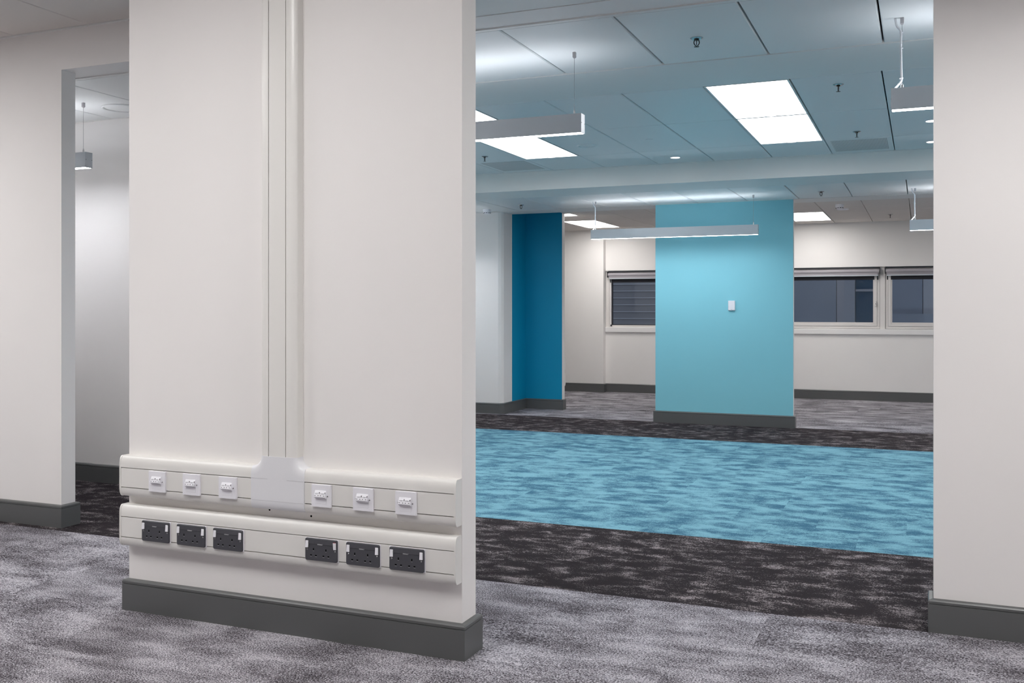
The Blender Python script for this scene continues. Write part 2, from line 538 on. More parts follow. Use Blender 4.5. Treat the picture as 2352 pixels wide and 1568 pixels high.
panel_cache = {}
def ceil_tile(x0, x1, y0, y1, z, mat, gap=0.004, name='ceiling_tile'):
    w, h = x1 - x0 - 2 * gap, y1 - y0 - 2 * gap
    if w < 0.02 or h < 0.02: return
    key = (round(w, 3), round(h, 3), mat)
    if key not in panel_cache:
        b = chamfer_panel(-w / 2, w / 2, -h / 2, h / 2, 0, 0.03, 0.005)
        bmesh.ops.recalc_face_normals(b, faces=b.faces[:])
        me = bpy.data.meshes.new(name); b.to_mesh(me); b.free(); me.materials.append(M[mat])
        panel_cache[key] = me
    o = bpy.data.objects.new(name, panel_cache[key]); COL.objects.link(o)
    o.parent = ceiling; o.location = ((x0 + x1) / 2, (y0 + y1) / 2, z)
    return o

def cpart(name, dims, mat): return box_obj(name, dims, mat, ceiling)

def cuts(x0, pitch, a, b):
    k = math.ceil((a - x0) / pitch + 1e-6); xs = [a]
    while x0 + k * pitch < b - 1e-6: xs.append(x0 + k * pitch); k += 1
    return xs + [b]

PANELS = []          # (x0, x1, y0, y1, z, zone)
def grid(xs, ys, z, mat, skip=lambda i, x, r, y: None, gap=0.004):
    for r in range(len(ys) - 1):
        for i in range(len(xs) - 1):
            s = skip(xs[i], xs[i + 1], ys[r], ys[r + 1])
            if s == 'panel': PANELS.append((xs[i], xs[i + 1], ys[r], ys[r + 1], z, mat))
            elif s == 'perf': ceil_tile(xs[i], xs[i + 1], ys[r], ys[r + 1], z, 'tile', gap); PERF.append((xs[i], xs[i + 1], ys[r], ys[r + 1], z))
            else: ceil_tile(xs[i], xs[i + 1], ys[r], ys[r + 1], z, mat, gap)
PERF = []
near = lambda v, t, e=0.12: abs(v - t) < e

# front room: mineral tiles, unseen panels added to light the walls in view
xs = cuts(-4.492, 0.606, XL, XR)
ys = [YB, -1.66, -0.44, 0.78, 2.0, 3.22, HY - .022]
def sk(x0, x1, y0, y1):
    k = round((x0 + 4.492) / 0.606)
    if (k in (-1, 3, 12) and near(y0, 0.78)) or (k in (-3, 8) and near(y0, 2.0)): return 'panel'
grid(xs, ys, ZF, 'tile_min', sk, 0.003)
cpart('edge_trim', (XL, XR, HY - .022, HY, ZF - .004, ZF + .03), 'trim')
cpart('bulkhead', (NX0, XR, NY1, HY - .002, 2.731, ZF - .006), 'soffit')

# strip over the first dark carpet
xs = cuts(-0.188, 0.5985, XL, XR)
grid(xs, [4.585, 5.605], Z1, 'tile', gap=0.005)
cpart('edge_trim', (XL, XR, 4.556, 4.585, Z1 - .001, Z1 + .02), 'trim')
cpart('edge_trim', (XL, XR, 5.605, 5.628, Z1 - .003, Z1 + .02), 'trim')
cpart('bulkhead', (XS, XR, 5.628, 6.24, Z1 - .002, ZT), 'soffit')
cpart('edge_trim', (XS, XR, 6.24, 6.262, Z1 + .004, Z1 + .03), 'trim')

# metal tile ceiling over the blue carpet
xs = [XS, -6.815, -6.265, -5.715, -5.165, -4.615, -4.065, -3.515, -2.965, -2.41, -1.855, -1.306, -0.763, -0.222, 0.325, 0.875, 1.425, 1.975, 2.525, 3.075, 3.625, 4.175, XR]
ys = [6.262, 6.34, 7.517, 8.755, 9.535]
def sk(x0, x1, y0, y1):
    if near(y0, 6.34, .03) or near(y0, 7.517):
        if near(x0, -5.715) or near(x0, -3.515) or near(x0, -1.306) or near(x0, 0.875) or near(x0, 3.075): return 'panel'
    if near(y0, 8.755) and (near(x0, -0.763) or near(x0, -4.065)): return 'perf'
grid(xs, ys, Z2, 'tile', sk, 0.004)
cpart('edge_trim', (XS, XR, 9.535, 9.552, Z2 - .003, Z2 + .02), 'trim')
# downstand beam at the far side, its soffit falling slightly to the strip
bm = bmesh.new()
extrude_poly([(9.552, ZT), (9.552, 2.545), (9.80, Z3), (9.815, Z3), (9.815, ZT)], 'x', XS, XR, bm)
obj('bulkhead', bm, 'soffit', ceiling)
# strip over the second dark carpet
xs = cuts(-0.131, 0.55, XS, XR)
grid(xs, [9.815, 11.07], Z3, 'tile', gap=0.0045)
cpart('edge_trim', (XS, XR, 11.07, 11.085, Z3 - .002, Z3 + .02), 'trim')
cpart('bulkhead', (XS, XR, 11.085, 11.47, Z3 - .001, ZT), 'soffit')
# window room
xs = cuts(-1.147, 0.5095, XL, XR)
ys = [11.47, 11.86, 12.4, 13.1, 14.36, YW - .02]
def sk(x0, x1, y0, y1):
    kk = round((x0 + 1.147) / 0.5095)
    if kk % 6 == 5 and kk > -10:
        if near(y0, 13.1): return 'panel'
        if near(y0, 11.47) and kk > -4: return 'panel'
grid([x for x in xs if x > -4.3], [11.47, 11.86], ZB, 'tile_min', sk, 0.003)
xs2 = [x for x in xs if x > -4.3]
xl2 = [x for x in xs if x < -4.2]
grid([x for x in xs if x < -5.3], [11.86, 12.4], ZB, 'tile_min', sk)
grid(xs2, [11.86, 12.4], ZB, 'tile_min', sk, 0.001)
for i in range(len(xl2) - 1):
    if xl2[i] > -5.25:
        if near(xl2[i + 1], -4.204): PANELS.append((xl2[i], xl2[i + 1], 12.07, 12.4, ZB, 'tile_min'))
        else: ceil_tile(xl2[i], xl2[i + 1], 12.07, 12.4, ZB, 'tile_min')
grid(xs, [12.4, 13.1], ZB, 'tile_min', sk, 0.003)
grid(xs, [13.1, 14.36], ZB, 'tile_min', sk, 0.003)
grid(xs, [14.36, YW - .02], ZB, 'tile_min', sk, 0.003)
cpart('edge_trim', (XL, XR, YW - .02, YW, ZB - .003, ZB + .02), 'trim')
cpart('bulkhead', (-5.3, -4.288, 11.47, 12.06, 2.85, 2.95), 'soffit')  # unseen cap added above the teal recess to block window room light
ceil_tile(-4.288, -4.204, 11.47, 12.07, ZB, 'tile_min')
# perforated inlays of the two extract tiles
for x0, x1, y0, y1, z in PERF:
    bm = bmesh.new(); bx(bm, x0 + .045, x1 - .045, y0 + .06, y1 - .13, z - .0015, z + .004)
    obj('perforated_grille', bm, 'perf', ceiling)

# ------------------------------------------------------------------ recessed light panels
def light_panel(x0, x1, y0, y1, z, zone):
    w, h = x1 - x0, y1 - y0
    if z > 2.9: mat, lab, grp = 'panel_fill', 'unseen fill light panel added in the front room ceiling', 'added front room fill panels'
    elif z > 2.7: mat, lab, grp = 'panel_main', 'white glowing recessed light panel in the metal ceiling above the blue carpet', 'light panels above the blue carpet'
    else: mat, lab, grp = 'panel_back', 'white glowing recessed light panel in the ceiling of the window room', 'light panels of the window room'
    if 2.7 < z < 2.9:
        row = 'next to the near bulkhead' if y0 < 7 else 'next to the perforated grilles'
        if x0 < -5: lab = 'glowing light panel hidden behind the wall with the sockets, ' + row
        elif x0 < -3: lab = 'glowing light panel on the ceiling speaker side, ' + row
        elif x0 < 0: lab = 'glowing light panel on the sprinkler side, ' + row
        else: lab = 'glowing light panel behind the near white wall, ' + row
    elif z < 2.7:
        side = 'beside the window wall' if y0 > 13 else 'beside the far bulkhead'
        if x0 < -4: lab = 'glowing window room light panel behind the teal wall end, ' + side
        elif x0 < 0: lab = 'glowing window room light panel behind the turquoise wall, ' + side
        else: lab = 'glowing window room light panel out past the blinds, ' + side
    t = empty('light_panel', ((x0 + x1) / 2, (y0 + y1) / 2, z), label=lab, cat='light', group=grp)
    g, f = 0.005, 0.012
    bm = bmesh.new()
    bx(bm, -w / 2 + g, -w / 2 + g + f, -h / 2 + g, h / 2 - g, 0, .05); bx(bm, w / 2 - g - f, w / 2 - g, -h / 2 + g, h / 2 - g, 0, .05)
    bx(bm, -w / 2 + g + f, w / 2 - g - f, -h / 2 + g, -h / 2 + g + f, 0, .05); bx(bm, -w / 2 + g + f, w / 2 - g - f, h / 2 - g - f, h / 2 - g, 0, .05)
    obj('frame', bm, 'trim', t)
    box_obj('diffuser', (-w / 2 + g + f, w / 2 - g - f, -h / 2 + g + f, h / 2 - g - f, .008, .02), mat, t)
    box_obj('back_box', (-w / 2 + g + f, w / 2 - g - f, -h / 2 + g + f, h / 2 - g - f, .022, .06), 'trim', t)
    if z < 2.9 and z > 2.7:
        obj('release_clip', tube(smooth_path([(-.05, h / 2 - .03, .004), (-.02, h / 2 - .034, -.004), (.03, h / 2 - .034, -.004), (.06, h / 2 - .026, .004)], 4), .0025, 6), 'wire', t)
for p in PANELS: light_panel(*p)

# ------------------------------------------------------------------ linear pendants
def pendant(x0, x1, yc, zb, zc, cable_end, label, group):
    """box-section linear pendant with up and down light, hung on two wires"""
    Ln = x1 - x0; hgt = 0.105; w = 0.062
    t = empty('linear_pendant', (x0, yc, zb), label=label, cat='pendant light', group=group)
    bm = bmesh.new()
    bx(bm, .004, Ln - .004, -w / 2, -w / 2 + .003, 0, hgt); bx(bm, .004, Ln - .004, w / 2 - .003, w / 2, 0, hgt)
    bx(bm, .004, Ln - .004, -w / 2 + .003, w / 2 - .003, .045, .06)
    obj('housing', bm, 'alu', t)
    box_obj('lower_diffuser', (.006, Ln - .006, -w / 2 + .0035, w / 2 - .0035, .001, .01), 'pend_dn', t)
    box_obj('upper_diffuser', (.006, Ln - .006, -w / 2 + .0035, w / 2 - .0035, .085, .094), 'pend_up', t)
    for xe in (0, Ln - .004):
        e = box_obj('end_cap', (xe, xe + .004, -w / 2, w / 2, -.0005, hgt + .0005), 'alu', t)
        for ys_ in (-w / 2 + .006, w / 2 - .006):
            sx = xe - .001 if xe == 0 else xe + .004
            box_obj('screw', (sx, sx + .001, ys_ - .002, ys_ + .002, .052, .056), 'black', e)
    for xa in (.05, Ln - .05):
        wv = obj('suspension_wire', tube([(xa, 0, .095), (xa, 0, zc - zb)], .0012, 6), 'wire', t)
        obj('wire_gripper', lathe([(.006, .095), (.006, .125), (.004, .128), (.003, .136), (0, .136)], 10, off=(xa, 0, 0)), 'chrome', wv)
        b2 = bmesh.new(); bx(b2, xa - .009, xa + .009, -.009, .009, zc - zb - .03, zc - zb)
        bx(b2, xa - .006, xa + .006, -.006, .006, zc - zb - .034, zc - zb - .03)
        obj('ceiling_anchor', b2, 'grey_plastic', wv, bevel=.002)
    if cable_end is not None:
        xa, s = (.05, 1) if cable_end == 0 else (Ln - .05, -1)
        top = zc - zb
        pts = smooth_path([(xa - .032 * s, 0, top), (xa - .024 * s, -.004, top - .04), (xa - .006 * s, -.006, top - .07), (xa - .006 * s, -.006, top - .16),
                           (xa - .003 * s, -.006, .165), (xa - .006 * s, -.005, .14), (xa - .03 * s, 0, .112), (xa - .042 * s, 0, .09)], 6)
        cbl = obj('power_cable', tube(pts, .0055, 8), 'cable', t, smooth=True)
        for zt in (top - .075, top - .15, .155):
            obj('cable_tie', lathe([(.0085, zt - .002), (.0085, zt + .002), (.006, zt + .002), (.006, zt - .002)], 10, off=(xa - .004 * s, -.004, 0)), 'white_plastic', cbl)
    return t

pg = 'linear pendants hung over the dark carpet strips'
pendant(-3.555, -1.722, 5.142, 2.271, Z1, None, 'silver linear pendant light reaching out from behind the wall with the sockets', pg)
pendant(-0.136, 1.70, 5.150, 2.271, Z1, 0, 'silver linear pendant light with white cable beside the near white wall without sockets', pg)
pendant(-3.412, -1.578, 10.49, 2.083, Z3, 0, 'long silver linear pendant light hanging in front of the turquoise wall', pg)
pendant(-0.106, 1.73, 10.535, 2.083, Z3, 0, 'silver linear pendant light with white cable, on the window side of the far bulkhead', pg)
pendant(-6.84, -5.0, 10.51, 2.083, Z3, 0, 'linear pendant light beside the far white wall corner, behind the wall with the sockets', pg)
pendant(-7.11, -5.278, 5.098, 2.272, Z1, None, 'linear pendant light end hanging in the corridor behind the open doorway', pg)

# ------------------------------------------------------------------ sprinklers, detectors, speakers, downlights
def make_sprinkler():
    t = empty('sprinkler_head', label='x', cat='sprinkler', group='ceiling sprinkler heads')
    obj('rose', lathe([(.034, 0), (.034, -.003), (.024, -.008), (.014, -.008), (.012, 0)], 24), 'chrome', t, smooth=False)
    obj('thread_collar', lathe([(.011, 0), (.011, -.014), (0, -.014)], 16), 'steel', t)
    b = bmesh.new()
    for s in (-1, 1):
        tube(smooth_path([(s * .010, 0, -.010), (s * .0135, 0, -.02), (s * .013, 0, -.03), (s * .005, 0, -.042)], 5), .0026, 8, b)
    obj('frame_arms', b, 'steel', t)
    obj('glass_bulb', lathe([(0, -.012), (.0022, -.014), (.0022, -.036), (0, -.039)], 10), 'bulb', t)
    b = lathe([(0, -.040), (.004, -.041), (.005, -.046), (0, -.046)], 12)
    for k in range(10):
        a = 2 * PI * k / 10
        bx(b, -.0018, .0018, .003, .0135, -.0475, -.0462)
        bmesh.ops.rotate(b, verts=b.verts[-8:], cent=(0, 0, 0), matrix=__import__('mathutils').Matrix.Rotation(a, 3, 'Z'))
    obj('deflector', b, 'steel', t)
    return t
spr0 = make_sprinkler()
spots = [((-1.087, 5.117, Z1), 'dark sprinkler head in the ceiling strip between the two near pendants', 0),
         ((-0.490, 6.60, Z2), 'dark sprinkler head beside the light panel row next to the first bulkhead', 80),
         ((-0.482, 8.41, Z2), 'dark sprinkler head next to the perforated ceiling grille with the downlights nearby', 80),
         ((-3.797, 8.43, Z2), 'dark sprinkler head beside the light panel and ceiling speaker', 80),
         ((-4.253, 10.46, Z3), 'dark sprinkler head in the ceiling strip in front of the teal recess', 0),
         ((-0.944, 10.46, Z3), 'dark sprinkler head in the ceiling strip past the turquoise wall', 0),
         ((-0.374, 13.76, ZB), 'small sprinkler head in the window room ceiling', 80)]
for i, (loc, lab, rz) in enumerate(spots):
    o = spr0 if i == 0 else tree_copy(spr0, loc)
    o.location = loc; o.rotation_euler = (0, 0, math.radians(rz + 22)); o['label'] = lab

def smoke_detector(loc, lab):
    t = empty('smoke_detector', loc, label=lab, cat='smoke detector', group='smoke detectors')
    obj('base', lathe([(.05, 0), (.05, -.02), (.046, -.026), (0, -.026)], 28), 'white_plastic', t)
    obj('head', lathe([(.045, -.026), (.048, -.032), (.044, -.044), (.03, -.052), (0, -.054)], 28), 'white_plastic', t)
    for k in range(10):
        a = 2 * PI * k / 10
        c = bmesh.new(); bx(c, -.008, .008, -.002, .002, -.046, -.040)
        o = obj('vent_slot', c, 'black', t); o.location = (.0435 * math.cos(a), .0435 * math.sin(a), 0); o.rotation_euler = (0, 0, a + PI / 2)
smoke_detector((-4.833, 10.80, Z3), 'white round smoke detector on the ceiling by the far white wall corner')
smoke_detector((-0.894, 12.22, ZB), 'white round smoke detector on the window room ceiling')

def speaker(loc, r, lab, mat='tile'):
    t = empty('ceiling_speaker', loc, label=lab, cat='speaker', group='round ceiling fittings')
    obj('rim', lathe([(r, 0), (r, -.006), (r - .008, -.011), (r - .016, -.008), (r - .018, 0)], 40), mat, t)
    obj('grille', lathe([(r - .016, -.002), (r * .5, -.004), (0, -.0045)], 36), mat, t)
speaker((-2.714, 8.214, Z2), .088, 'round white ceiling speaker beside the light panel above the blue carpet')
speaker((-5.21, 5.335, Z1), .14, 'large round white air valve in the corridor ceiling behind the open doorway')
speaker((-0.895, 12.80, ZB), .075, 'round white disc on the window room ceiling beside the smoke detector', 'white_plastic')
obj('blanking_plate', lathe([(.03, 0), (.03, -.003), (0, -.004)], 24), 'tile', label='small round white blanking plate in the metal ceiling tile', cat='cover plate').location = (-2.13, 8.122, Z2)

def downlight(loc, lab):
    t = empty('downlight', loc, label=lab, cat='downlight', group='round downlights')
    obj('bezel', lathe([(.052, 0), (.052, -.004), (.044, -.006), (.042, 0)], 28), 'white_plastic', t)
    obj('lens', lathe([(.042, -.001), (.03, -.004), (0, -.005)], 28), 'downlight', t)
downlight((-2.151, 9.172, Z2), 'small round bright downlight beside the far bulkhead, near the ceiling speaker')
downlight((0.075, 8.142, Z2), 'small round bright downlight near the perforated grille, in the wide tile row')
downlight((0.085, 9.157, Z2), 'small round bright downlight next to the perforated grille, close to the far bulkhead')

# ------------------------------------------------------------------ trunking on the near wall
def arc_prof(s):
    """depth of the trunking face at distance s from its long edge"""
    R = 0.036
    if s >= R: return 0.0500
    k = 1 - s / R
    return 0.035 + 0.015 * math.sqrt(max(0, 1 - k * k))

def trunk_poly(z0, z1, g0, g1):
    """body section (y, z) without the lid; lid lies between the grooves g0..g1"""
    P = [(NY0, z0)]
    n = 20
    for k in range(n + 1):
        s = (g0 - z0) * (k / n) ** 1.6
        P.append((NY0 - arc_prof(s), z0 + s))
    P += [(NY0 - .032, g0 + .0004), (NY0 - .032, g1 - .0004)]
    for k in range(n, -1, -1):
        s = (z1 - g1) * (k / n) ** 1.6
        P.append((NY0 - arc_prof(s), z1 - s))
    P.append((NY0, z1))
    return P

def trunk_run(parent, x0, x1, z0, z1, capl, capr):
    g0, g1 = z0 + .0365, z1 - .0485
    b = bmesh.new(); extrude_poly(trunk_poly(z0, z1, g0, g1), 'x', x0 + (.004 if capl else 0), x1 - (.004 if capr else 0), b)
    obj('body', b, 'trunk', parent)
    for c, xa, xb in ((capl, x0, x0 + .007), (capr, x1 - .007, x1)):
        if c:
            zc = (z0 + z1) / 2
            P = [(NY0 - (NY0 - y) * 1.03 if y < NY0 - .001 else y, zc + (z - zc) * 1.012) for y, z in trunk_poly(z0, z1, g0, g1) if not (abs(y - (NY0 - .032)) < 1e-6)]
            b = bmesh.new(); extrude_poly(P, 'x', xa, xb, b)
            obj('end_cap', b, 'tee' if False else 'trunk', parent)
    return g0, g1

def lids(parent, segs, g0, g1, inset_l=.003):
    for xa, xb in segs:
        box_obj('lid', (xa + .0004, xb - .0004, NY0 - .0495, NY0 - .033, g0 + .0032, g1 - .0032), 'trunk', parent, bevel=.0008)

UZ0, UZ1 = 0.499, 0.671
LZ0, LZ1 = 0.286, 0.461
TX0, TX1 = -3.180, -1.576
DATA_X = [-2.968, -2.787, -2.602, -2.153, -1.965, -1.780]      # plate centres
SOCK_X = [-2.977, -2.790, -2.602, -2.154, -1.967, -1.777]

upper = empty('dado_trunking', (0, 0, 0), label='cream plastic trunking with white data outlets and a vertical riser, on the near wall', cat='trunking')
TEE0, TEE1 = -2.490, -2.236
g0u, g1u = trunk_run(upper, TX0, TEE0, UZ0, UZ1, True, False)
trunk_run(upper, TEE1, TX1, UZ0, UZ1, False, True)
def segs(centres, half, a, b):
    out = []; x = a
    for c in centres:
        if c - half > x: out.append((x, c - half))
        x = c + half
    if b > x: out.append((x, b))
    return out
lids(upper, [(TX0 + .007, TEE0)], g0u, g1u)
lids(upper, [(TEE1, TX1 - .007)], g0u, g1u)

# tee cover: a moulded height field flowing from the dado into the riser
RX0, RX1 = -2.448, -2.276
FR = 0.040
def tee_dist(x, z):
    d = z - UZ0 + .0
    def side(dx_to_riser, ):
        return dx_to_riser
    for sgn, xe in ((-1, RX0), (1, RX1)):
        u = (x - xe) * sgn              # >0 outside of the riser
        c = (FR - u)                    # toward the fillet centre
        if u > FR: dd = UZ1 - z
        elif z > UZ1 + FR: dd = -u
        else:
            dd = math.hypot(u - FR, z - (UZ1 + FR)) - FR
        d = min(d, dd)
    return d
b = bmesh.new()
nx, nz = 96, 84
TEET = 0.713
vg = {}
for i in range(nx + 1):
    for j in range(nz + 1):
        x = TEE0 + (TEE1 - TEE0) * i / nx; z = UZ0 + (TEET - UZ0) * j / nz
        d = tee_dist(x, z)
        if d > -0.0028:
            for _ in range(3):                    # snap stray grid points onto the outline
                if d < 0:
                    h = 1e-4
                    gx = (tee_dist(x + h, z) - d) / h; gz = (tee_dist(x, z + h) - d) / h
                    gg = max(gx * gx + gz * gz, 1e-6)
                    x -= d * gx / gg; z -= d * gz / gg
                    d = tee_dist(x, z)
            vg[i, j] = b.verts.new((x, NY0 - (arc_prof(max(d, 0)) + .0022), z))
for i in range(nx):
    for j in range(nz):
        q = [vg.get(k) for k in ((i, j), (i + 1, j), (i + 1, j + 1), (i, j + 1))]
        if all(q): b.faces.new(q)
        elif sum(v is not None for v in q) == 3: b.faces.new([v for v in q if v])
r = bmesh.ops.extrude_edge_only(b, edges=[e for e in b.edges if len(e.link_faces) == 1])
for v in [g for g in r['geom'] if isinstance(g, bmesh.types.BMVert)]: v.co.y = NY0
tee = obj('tee_cover', b, 'tee', upper, smooth=True)
try:
    md = tee.modifiers.new('edge_split', 'EDGE_SPLIT'); md.split_angle = math.radians(40)
except Exception: pass
# moulded seam lines of the tee
for x0, x1, z in ((TEE0 + .004, RX0 + .038, g1u), (RX1 - .042, TEE1 - .004, g1u), (TEE0 + .004, TEE1 - .004, g0u)):
    box_obj('seam', (x0, x1, NY0 - .0527, NY0 - .050, z - .0005, z + .0005), 'grey_plastic', tee)
# riser
b = bmesh.new()
w = RX1 - RX0
P = [(RX0, NY0)]
n = 9
gl, gr = .0405, .0465
for k in range(n + 1):
    s = gl * (k / n) ** 1.6; P.append((RX0 + s, NY0 - arc_prof(s)))
P += [(RX0 + gl + .0004, NY0 - .032), (RX1 - gr - .0004, NY0 - .032)]
for k in range(n, -1, -1):
    s = gr * (k / n) ** 1.6; P.append((RX1 - s, NY0 - arc_prof(s)))
P.append((RX1, NY0))
extrude_poly(P, 'z', TEET - .004, ZF - .001, b)
ris = obj('riser', b, 'trunk', upper)
box_obj('riser_lid', (RX0 + gl + .0022, RX1 - gr - .0032, NY0 - .0495, NY0 - .033, TEET - .002, ZF - .002), 'trunk', ris, bevel=.001)
for dx, dz in ((-2.438, .488), (-2.238, .478)):
    o = obj('screw_hole', lathe([(.0045, 0), (0, .0002)], 12), 'black', upper)
    o.rotation_euler = (PI / 2, 0, 0); o.location = (dx, NY0 - .0004, dz)

rebase(upper, ((TX0 + TX1) / 2, NY0 - .05, UZ0))
lower = empty('power_trunking', (0, 0, 0), label='cream plastic trunking with dark grey power sockets, beneath the data trunking', cat='trunking')
g0l, g1l = trunk_run(lower, TX0, TX1, LZ0, LZ1, True, True)
lids(lower, [(TX0 + .007, TX1 - .007)], g0l, g1l)

rebase(lower, ((TX0 + TX1) / 2, NY0 - .05, LZ0))
# ------------------------------------------------------------------ data outlets
def rr_plate(bm, w, h, r, y0, y1, ch):
    """rounded plate with chamfered front edges, front toward -y"""
    A = round_rect(w, h, r); B = round_rect(w - 2 * ch, h - 2 * ch, max(r - ch, .0008))
    back = [bm.verts.new((x, y1, z)) for x, z in A]; mid = [bm.verts.new((x, y0 + ch, z)) for x, z in A]; fr = [bm.verts.new((x, y0, z)) for x, z in B]
    n = len(A)
    bm.faces.new(back); bm.faces.new(fr[::-1])
    for p, q in ((back, mid), (mid, fr)):
        for i in range(n): bm.faces.new((p[i], p[(i + 1) % n], q[(i + 1) % n], q[i]))
    return bm

ord_d = ['first white data outlet counted from the trunking end beside the open doorway', 'second white data outlet counted from the trunking end beside the open doorway',
         'white data outlet beside the riser tee, on the doorway side', 'white data outlet beside the riser tee, on the blue carpet side',
         'white data outlet between the two others on the blue carpet side of the riser', 'white data outlet nearest the trunking end beside the blue carpet']
def data_outlet(cx, cz, lab, codes, proud=0):
    t = empty('data_outlet', (cx, NY0 - .0495, cz), label=lab, cat='data outlet', group='data outlets in the upper trunking')
    obj('plate', rr_plate(bmesh.new(), .0875, .0875, .0015, -.0105, -.0007, .0012), 'white_plastic', t)
    # sloping twin jack module
    for k, sx in enumerate((-.0125, .0125)):
        b = bmesh.new()
        extrude_poly([(-.0105, .0215), (-.0125, .0215), (-.0230, -.0005), (-.0225, -.003), (-.0105, -.0105)], 'x', sx - .0124, sx + .0124, b)
        md = obj('jack_module', b, 'white_plastic', t)
        b = bmesh.new()                                    # hinged shutter on the slope
        sl = (.0105) / .022
        def py(z): return -.0125 - (.0215 - z) * sl
        z0, z1 = .0042, .0160
        x0, x1 = sx - .0095, sx + .0095
        vs_ = [(x0, py(z0) - .0016, z0), (x1, py(z0) - .0016, z0), (x1, py(z1) - .0016, z1), (x0, py(z1) - .0016, z1),
               (x0, py(z0) + .001, z0), (x1, py(z0) + .001, z0), (x1, py(z1) + .001, z1), (x0, py(z1) + .001, z1)]
        V = [b.verts.new(p) for p in vs_]
        for q in ((0, 1, 2, 3), (4, 7, 6, 5), (0, 4, 5, 1), (1, 5, 6, 2), (2, 6, 7, 3), (3, 7, 4, 0)): b.faces.new([V[i] for i in q])
        obj('shutter', b, 'white_plastic', md)
        b = bmesh.new()
        for xa, xb, za, zb in ((x0, x0 + .005, z0 - .0022, z0 - .0002), (x1 - .005, x1, z0 - .0022, z0 - .0002), (x1 + .0004, x1 + .0018, z0, z1)):
            zm = (za + zb) / 2
            bx(b, xa, xb, py(zm) - .0006, py(zm) + .002, za, zb)
        obj('shutter_gap', b, 'black', md)
        tx = text_obj('label_text', codes[k], .0062, 'ink', md, (sx - .0005, py(.0102) - .0021, .0102), .0001)
        tx.rotation_euler = (PI / 2 - math.atan(sl), 0, 0)
    b = bmesh.new(); bx(b, -.025, .025, -.0107, -.0100, -.0305, -.0301); bx(b, -.025 + .0498, .025 + .0002, -.0107, -.0100, -.0305, -.012)
    obj('blank_outline', b, 'grey_plastic', t)
    for sx in (-1, 1):
        s = obj('screw', lathe([(.0033, 0), (.0028, .0009), (0, .0012)], 14), 'chrome', t)
        s.rotation_euler = (PI / 2, 0, 0); s.location = (sx * .0302, -.0104, .0003)
        c = box_obj('screw_slot', (-.0026, .0026, -.0006, .0006, .0008, .0014), 'black', s); c.rotation_euler = (0, 0, .8)
for i, cx in enumerate(DATA_X):
    data_outlet(cx, .5745, ord_d[i], ('D/%03d' % (51 + 2 * i), 'D/%03d' % (52 + 2 * i)))

# ------------------------------------------------------------------ power sockets
ord_s = ['first dark grey double socket counted from the trunking end beside the open doorway', 'second dark grey double socket counted from the trunking end beside the open doorway',
         'third dark grey double socket counted from the trunking end beside the open doorway', 'dark grey double socket with one white switch on, its red mark showing',
         'dark grey double socket between the red-marked one and the one nearest the blue carpet', 'dark grey double socket nearest the trunking end beside the blue carpet']
def socket(cx, cz, lab, red):
    t = empty('power_socket', (cx, NY0 - .0495, cz), label=lab, cat='socket', group='double sockets in the lower trunking')
    obj('mounting_frame', rr_plate(bmesh.new(), .1535, .0875, .0015, -.0026, -.0007, .001), 'white_plastic', t)
    A = round_rect(.147, .0865, .007, 5)
    # plate with a slightly sloped upper band
    b = bmesh.new()
    rr_plate(b, .147, .0865, .007, -.0095, -.0018, .0022)
    pl = obj('plate', b, 'dark_plastic', t)
    b = bmesh.new(); extrude_poly([(-.0094, .0205), (-.0112, .0225), (-.0094, .040)], 'x', -.066, .066, b)
    obj('upper_band', b, 'dark_plastic', pl)
    for k, sx in enumerate((-.0632, .0632)):
        on = (k == 1 and red)
        b = bmesh.new()
        prof = [(-.004, .0335), (-.0112 if not on else -.0138, .0335), (-.0138 if not on else -.0108, .0062), (-.004, .0062)]
        extrude_poly(prof, 'x', sx - .0066, sx + .0066, b)
        sw = obj('rocker_switch', b, 'white_plastic', t, bevel=.0012)
        box_obj('switch_recess', (sx - .0078, sx + .0078, -.0099, -.0092, .0048, .0348), 'black', t)
        if on: box_obj('red_mark', (sx - .0045, sx + .0045, -.0134, -.0110, .0336, .0346), 'red', sw)
        s = obj('screw', lathe([(.0036, 0), (.003, .001), (0, .0013)], 14), 'chrome', t)
        s.rotation_euler = (PI / 2, 0, 0); s.location = (sx, -.0094, -.0010)
        c = box_obj('screw_slot', (-.003, .003, -.0006, .0006, .0009, .0016), 'black', s); c.rotation_euler = (0, 0, .4)
    for gx in (-.0335, .0235):
        for px_, pz, w_, h_ in ((gx, .0010, .0052, .0092), (gx - .0113, -.0225, .0078, .0056), (gx + .0113, -.0225, .0078, .0056)):
            sl = box_obj('pin_slot', (px_ - w_ / 2, px_ + w_ / 2, -.00975, -.0090, pz - h_ / 2, pz + h_ / 2), 'black', t)
            box_obj('slot_glint', (px_ - w_ / 2, px_ + w_ / 2, -.0100, -.0094, pz - h_ / 2 - .0018, pz - h_ / 2 - .0008), 'grey_plastic', sl)  # pale strip paints the reflection along the slot's lower edge
    text_obj('maker_mark', 'RYSDALY', .0056, 'print', t, (-.002, -.0113, .0215), .0002)
for i, cx in enumerate(SOCK_X): socket(cx, .3635, ord_s[i], i == 3)

# ------------------------------------------------------------------ small things on walls
t = empty('wall_sensor', (-1.957, 11.078, 1.341), label='small white room sensor box on the turquoise wall', cat='sensor')
obj('case', rr_plate(bmesh.new(), .075, .110, .004, -.022, 0, .003), 'white_plastic', t)
obj('face', rr_plate(bmesh.new(), .066, .100, .003, -.024, -.021, .001), 'white_plastic', t)
box_obj('logo_mark', (-.008, .008, -.0244, -.0238, -.045, -.041), 'grey_plastic', t)

